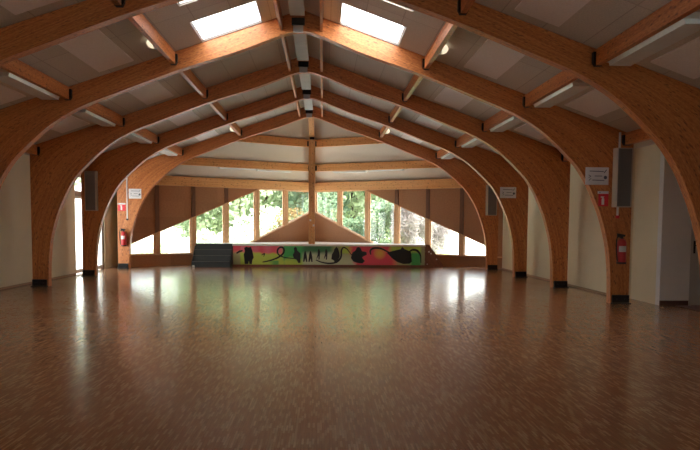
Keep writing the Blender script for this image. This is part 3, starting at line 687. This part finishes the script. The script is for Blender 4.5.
# wooden steps on the right
root = thing('wooden_steps', (4.25, 23.1, 0), 'small dark brown wooden side steps at the right end of the stage', 'stairs')
for yy in (22.95, 23.28):
    bm = B(); prism(bm, [(SX1+.03, yy, 0), (4.66, yy, 0), (4.62, yy, .12), (4.10, yy, SZ), (SX1+.03, yy, SZ)], (0, .03, 0)); st = obj('side_board', bm, 'stagewood', root)
for k in range(3):
    bxo('tread', 'stagewood', root, SX1+.04, 4.56-.17*k, 22.98, 23.28, .2*(k+1)-.03, .2*(k+1))
for px_, pz_, r_ in ((4.08, .60, .035), (4.16, .53, .03), (4.38, .31, .025), (4.02, .12, .02)):
    bm = B(); prism(bm, [(px_-r_, 22.947, pz_), (px_, 22.947, pz_-r_*1.2), (px_+r_*1.4, 22.947, pz_-r_*.5), (px_+r_*.4, 22.947, pz_+r_*1.2)], (0, .003, 0)); obj('paper_scrap', bm, 'label', root)

# ------------------------------------------------------------------ things mounted on the arch legs
def extinguisher(x, y, zb, label):
    rt = thing('fire_extinguisher', (x, y, zb), label, 'fire extinguisher', 'fire extinguishers on the arch legs')
    cy = y-.115
    bm = B(); lathe(bm, x, cy, [(.06, zb), (.086, zb+.015), (.092, zb+.05), (.092, zb+.42), (.082, zb+.47), (.05, zb+.51), (.03, zb+.52)], 20); obj('cylinder', bm, 'red', rt, smooth=True)
    bm = B(); lathe(bm, x, cy, [(.094, zb+.0), (.096, zb+.01), (.096, zb+.035), (.094, zb+.04)], 20); obj('foot_ring', bm, 'rubber', rt)
    bm = B(); lathe(bm, x, cy, [(.028, zb+.50), (.03, zb+.53), (.022, zb+.56)], 12); obj('valve', bm, 'steel_black', rt)
    bm = B(); prism(bm, [(x-.10, cy-.015, zb+.56), (x+.05, cy-.015, zb+.56), (x+.07, cy-.015, zb+.60), (x-.10, cy-.015, zb+.63)], (0, .03, 0)); obj('lever', bm, 'steel_black', rt)
    bm = B(); P = cr([(x-.03, zb+.54), (x-.09, zb+.56), (x-.125, zb+.50), (x-.125, zb+.30), (x-.11, zb+.14), (x-.095, zb+.05)], 5)
    tube(bm, [(p.x, cy-.03, p.y) for p in P], .013, 8); obj('hose', bm, 'rubber', rt, smooth=True)
    bm = B(); n = 8
    vs = [[bm.verts.new((x+0.0935*math.cos(a), cy+0.0935*math.sin(a), z)) for a in [math.radians(-150+12*q) for q in range(9)]] for z in (zb+.25, zb+.37)]
    for q in range(8): bm.faces.new((vs[0][q], vs[0][q+1], vs[1][q+1], vs[1][q]))
    obj('label', bm, 'label', rt)
    bxo('wall_bracket', 'steel_black', rt, x-.03, x+.03, y-.035, y, zb+.36, zb+.46)
def notice(x0, x1, y, z0, z1, label):
    rt = thing('notice_sign', ((x0+x1)/2, y, z0), label, 'sign', 'white notices on the arch legs')
    bxo('board', 'paper', rt, x0, x1, y-.008, y-.0005, z0, z1)
    w, h = x1-x0, z1-z0; yy = y-.0095
    def ln(ax, az, bx_, bz, t=.010, nm='printed_line'):
        bm = B(); a = Vector((x0+ax*w, yy, z0+az*h)); c = Vector((x0+bx_*w, yy, z0+bz*h)); d = (c-a).normalized(); n = Vector((-d.z, 0, d.x))*t/2
        prism(bm, [a+n, c+n, c-n, a-n], (0, .0014, 0)); obj(nm, bm, 'ink', rt)
    ln(.18, .78, .78, .76, .014); ln(.80, .68, .90, .86, .016); ln(.40, .50, .72, .50, .012); ln(.30, .27, .82, .25, .014)
    ln(.14, .56, .24, .48); ln(.14, .40, .24, .48); ln(.15, .24, .25, .36)
    bm = B(); tube(bm, [(x0+.86*w, yy, z0+.42*h), (x0+.86*w, yy+.001, z0+.42*h)], .036, 12); obj('printed_dot', bm, 'ink', rt)
def redsign(x0, x1, y, z0, z1, label):
    rt = thing('extinguisher_sign', ((x0+x1)/2, y, z0), label, 'sign', 'red extinguisher signs')
    w = x1-x0
    bxo('plate', 'redsign', rt, x0, x1, y-.006, y-.0005, z0, z1-.055); bxo('white_strip', 'paper', rt, x0-.02, x1, y-.006, y-.0005, z1-.055, z1)
    cx = x0+.45*w; yy = y-.0072
    bm = B(); prism(bm, [(cx-.028, yy, z0+.03), (cx+.028, yy, z0+.03), (cx+.028, yy, z0+.15), (cx+.012, yy, z0+.175), (cx+.03, yy, z0+.20), (cx-.045, yy, z0+.20), (cx-.05, yy, z0+.18), (cx-.012, yy, z0+.172), (cx-.028, yy, z0+.15)], (0, .001, 0)); obj('pictogram', bm, 'label', rt)
    bm = B(); tube(bm, [(x0+.02, yy, z1-.028), (x0+.02+.01, yy, z1-.028)], .012, 8); obj('printed_mark', bm, 'ink', rt)
def speaker(x0, x1, y, z0, z1, label):
    rt = thing('wall_speaker', ((x0+x1)/2, y, z0), label, 'loudspeaker', 'tall wall loudspeakers')
    bm = B(); prism(bm, [(x0, y-.02, z0), (x1, y-.02, z0), (x1-.02, y-.13, z0), (x0+.05, y-.13, z0)], (0, 0, z1-z0)); obj('cabinet', bm, 'spk_body', rt, bevel=.006)
    bm = B(); box(bm, x0+.065, x1-.05, y-.142, y-.13, z0+.02, z1-.02)
    for q in range(9):
        xx = x0+.08+q*(x1-x0-.15)/8.; box(bm, xx-.003, xx+.003, y-.146, y-.142, z0+.03, z1-.03)
    obj('grille', bm, 'spk_grille', rt)
    bxo('wall_bracket', 'steel_black', rt, (x0+x1)/2-.05, (x0+x1)/2+.05, y-.02, y, z0+.4, z0+.6)
def conduit(x, y, z0, z1, label, gap=None):
    rt = thing('cable_conduit', (x, y, z0), label, 'cable conduit', 'white cable conduits on the arch legs')
    for (a, c) in ([(z0+.05, z1)] if not gap else [(z0+.05, gap[0]), (gap[1], z1)]):
        bxo('pipe', 'conduit', rt, x-.02, x+.02, y-.025, y-.001, a, c, bevel=.004)
    bxo('end_socket', 'rubber' if not gap else 'redsign', rt, x-.035, x+.035, y-.03, y-.001, z0, z0+.06)
yA, yC, yD = AY[1], AY[3], AY[4]
notice(5.41, 5.90, yA, 2.47, 2.83, 'larger-looking white notice on the second arch, beside the beige loudspeaker')
redsign(5.70, 5.91, yA, 2.03, 2.34, 'red extinguisher sign under the white notice on right arch leg')
speaker(5.97, 6.36, yA, 2.01, 3.22, 'tall beige loudspeaker with grey grille on the second arch, right leg')
conduit(6.11, yA, 1.78, 3.55, 'white conduit running behind the loudspeaker on the second arch', gap=(2.01, 3.22))
extinguisher(6.17, yA, .84, 'red fire extinguisher on the second arch leg at right, below the loudspeaker')
notice(5.51, 6.02, yC, 2.48, 2.82, 'white notice alone on the fourth arch, right leg')
speaker(5.92, 6.34, yD, 1.99, 3.10, 'tall loudspeaker on the farthest arch, right leg beside the end windows')
speaker(-7.20, -6.80, yC, 1.98, 3.17, 'tall loudspeaker on the left leg of the fourth arch')
notice(-6.90, -6.46, yD, 2.49, 2.84, 'white notice on the sunlit left leg of the farthest arch')
redsign(-7.28, -7.02, yD, 2.05, 2.33, 'red extinguisher sign on the sunlit left leg of the farthest arch')
extinguisher(-7.06, yD, .80, 'red fire extinguisher on the sunlit left leg of the farthest arch')
conduit(-6.96, yD, 1.72, 3.49, 'white conduit with dark end socket on the farthest arch, left leg')

# ------------------------------------------------------------------ outside
b = B(); box(b, -60, 60, -40, 90, -.5, -.15)
tag(obj('courtyard', b, 'gravel'), 'bright pale gravel ground outside the windows', 'ground', kind='structure')
b = B(); prism(b, [(2.6, 27.5, -.15), (6.2, 26.5, -.15), (8.0, 37.5, -.15), (2, 37.5, -.15)], (0, 0, .03))
tag(obj('lawn', b, 'lawn'), 'sunlit strip of lawn outside the right end windows', 'lawn', kind='stuff')
b = B(); box(b, 7.4, 22, 38, 38.4, -.15, 3.2)
tag(obj('garden_wall', b, 'outwall'), 'bright white wall outside beyond the right end windows', 'garden wall', kind='structure')
def plant(px, Y, w, h, kind, label, zb=0., n=1800, size=.16, name='tree', trunk=True, depth=None):
    X = (px-323)/600*Y
    rnd = random.Random(int(px*13+Y*7))
    rt = thing(name, (X, Y, -.15), label, 'tree' if name == 'tree' else 'shrub', 'trees behind the hall' if name == 'tree' else 'shrubs outside the windows')
    bm = B(); nb = 9
    blobs = []
    for q in range(nb):
        blobs.append((X+rnd.uniform(-.34, .34)*w, Y+rnd.uniform(-.3, .3)*(depth or w), zb+(h-zb)*rnd.uniform(.18, .85), rnd.uniform(.22, .34)))
    for q in range(n):
        bx_, by_, bz_, br_ = rnd.choice(blobs)
        v = Vector((rnd.gauss(0, 1), rnd.gauss(0, 1), rnd.gauss(0, 1))).normalized() * rnd.uniform(.6, 1.05)
        p = Vector((bx_+v.x*br_*w, by_+v.y*br_*w*.8, max(zb-.1, bz_+v.z*br_*(h-zb))))
        if p.z > h+.1: continue
        a = Vector((rnd.gauss(0, 1), rnd.gauss(0, 1), rnd.gauss(0, 1))).normalized(); c = a.orthogonal().normalized(); s = size*rnd.uniform(.6, 1.3)
        if kind == 'twig': s1, s2 = s*1.6, s*.18
        else: s1, s2 = s, s*.6
        bm.faces.new([bm.verts.new(p+a*s1), bm.verts.new(p+c*s2), bm.verts.new(p-a*s1), bm.verts.new(p-c*s2)])
    obj('foliage', bm, LEAF[kind], rt, uv=False)
    bm = B(); tr = .035*w if trunk else .03
    tube(bm, [(X, Y, -.15), (X+.1, Y, zb+(h-zb)*.3), (X-.1, Y, zb+(h-zb)*.7)], [tr, tr*.8, tr*.3], 8)
    for q in range(4):
        bl = blobs[q]; tube(bm, [(X+.05, Y, zb+(h-zb)*.25), (bl[0], bl[1], bl[2])], [tr*.5, tr*.2], 6)
    obj('trunk', bm, 'bark', rt)
for (px, Y, w, h, kd, lab) in (
    (207, 47, 6, 8, 'mid', 'green tree behind the third left end window'),
    (238, 49, 7, 9, 'bright', 'light green tree behind the fourth left end window'),
    (266, 46, 6, 8.5, 'mid', 'green tree left of the central corner, behind pale shrubs'),
    (294, 50, 7, 9, 'bright', 'light green tree just left of the central post'),
    (318, 44, 5, 8, 'dark', 'dark green tree right behind the central post'),
    (332, 52, 8, 9, 'mid', 'green tree just right of the central post'),
    (352, 47, 7, 9, 'bright', 'brightest green tree in the second pane right of centre'),
    (381, 45, 6, 8, 'mid', 'green tree behind the third pane right of centre'),
    (408, 50, 7, 7.5, 'mid', 'green tree behind the fourth pane right of centre'),
    (300, 62, 16, 11, 'mid', 'broad green tree in the far back row left of the post'),
    (358, 64, 16, 11, 'mid', 'broad green tree in the far back row right of the post'),
    (232, 62, 14, 11, 'pale', 'broad pale tree in the far back row on the left')):
    plant(px, Y, w, h, kd, lab, n=3200, size=.24, zb=.6)
b = B(); box(b, -13.3, -13.0, 8, 34, -.15, 2.7)  # added wall that reflects sunlight in through the left door
tag(obj('bounce_wall', b, 'outwall'), 'added white wall bouncing sunlight in through the glazed door on the left', 'garden wall', kind='structure')
plant(70, 40, 9, 10, 'mid', 'leafy tree seen through the top light of the left glazed door', n=3000, size=.22, zb=4.2)
for (px, Y, w, h, kd, lab) in (
    (143, 26.4, 3.0, .75, 'pale', 'low pale hedge outside the outermost left end window'),
    (246, 36, 2.6, 2.0, 'pale', 'pale bushy shrub outside the fourth left end window'),
    (214, 38, 2.0, 1.2, 'pale', 'small pale shrub on the gravel outside the third left window'),
    (274, 37, 3.2, 2.6, 'pale', 'tall pale shrub outside the third pane left of the post'),
    (297, 36, 3.0, 2.9, 'rust', 'rusty green shrub outside the pane left of the post'),
    (326, 33, 2.8, 3.6, 'dark', 'dark shrub outside the pane right of the post'),
    (334, 38, 3.0, 2.5, 'rust', 'rusty shrub behind the dark one right of the post'),
    (355, 34, 2.6, 2.1, 'dark', 'low dark green shrub in the second pane right of the post'),
    (378, 34, 2.4, 3.0, 'dark', 'tall dark green shrub in the third pane right of the post'),
    (390, 37, 2.4, 3.0, 'mid', 'green shrub beside the dark one in the third pane'),
    (408, 31, 1.6, 4.0, 'twig', 'bare grey twiggy shrub beside the mullion of the fourth pane right of the post'),
    (418, 32, 2.4, 3.6, 'twig', 'bare grey twiggy shrub in the fourth pane right of the post'),
    (435, 33, 1.7, 3.2, 'twig', 'bare grey twiggy shrub nearest the white garden wall')):
    plant(px, Y, w, h, kd, lab, n=5200 if kd == 'twig' else 2200, size=.11 if kd == 'twig' else .09, name='shrub', trunk=False)

# ------------------------------------------------------------------ daylight
w = bpy.data.worlds.new('sky'); S.world = w; w.use_nodes = True; nt = w.node_tree; nt.nodes.clear()
o = nt.nodes.new('ShaderNodeOutputWorld'); bg = nt.nodes.new('ShaderNodeBackground'); tc = nt.nodes.new('ShaderNodeTexCoord'); sx = nt.nodes.new('ShaderNodeSeparateXYZ')
crp = nt.nodes.new('ShaderNodeValToRGB'); e = crp.color_ramp.elements; e[0].position = 0.; e[0].color = (.95, .97, 1, 1); e[1].position = 1; e[1].color = (.80, .88, 1, 1)
nt.links.new(tc.outputs['Generated'], sx.inputs[0]); nt.links.new(sx.outputs['Z'], crp.inputs[0]); nt.links.new(crp.outputs[0], bg.inputs[0]); nt.links.new(bg.outputs[0], o.inputs[0])
bg.inputs['Strength'].default_value = 1.2

sl = bpy.data.lights.new('sun', 'SUN'); sl.energy = 6.0; sl.angle = math.radians(1.5); sl.color = (1, .96, .90)
so = bpy.data.objects.new('sun', sl); COL.objects.link(so); so.rotation_euler = Vector((-.52, .25, -.82)).to_track_quat('-Z', 'Y').to_euler()
def portal(name, loc, normal, sx_, sy_):
    l = bpy.data.lights.new(name, 'AREA'); l.shape = 'RECTANGLE'; l.size = sx_; l.size_y = sy_; l.cycles.is_portal = True
    ob = bpy.data.objects.new(name, l); COL.objects.link(ob); ob.location = loc; ob.rotation_euler = Vector(normal).to_track_quat('-Z', 'Y').to_euler()

# ------------------------------------------------------------------ camera
F = 600.; PH = math.radians(3.3); RO = math.radians(.4); THc = math.atan(27/600*math.cos(PH))
f = Vector((math.sin(THc)*math.cos(PH), math.cos(THc)*math.cos(PH), -math.sin(PH))); r = Vector((math.cos(THc), -math.sin(THc), 0)); u = r.cross(f)
r2 = r*math.cos(RO)+u*math.sin(RO); u2 = -r*math.sin(RO)+u*math.cos(RO)
cam = bpy.data.cameras.new('camera'); co = bpy.data.objects.new('camera', cam); COL.objects.link(co)
co.matrix_world = Matrix(((r2.x, u2.x, -f.x, 0), (r2.y, u2.y, -f.y, 0), (r2.z, u2.z, -f.z, 1.6), (0, 0, 0, 1)))
cam.sensor_width = 36; cam.lens = F/700*36; cam.shift_x = (350-349.758)/700; cam.shift_y = (259.78-225)/700; cam.clip_end = 300
S.camera = co
S.view_settings.view_transform = 'Standard'; S.view_settings.look = 'None'; S.view_settings.gamma = 1; S.view_settings.use_curve_mapping = False
S.view_settings.exposure = 1.95
S.cycles.max_bounces = 10; S.cycles.diffuse_bounces = 6; S.cycles.transparent_max_bounces = 12
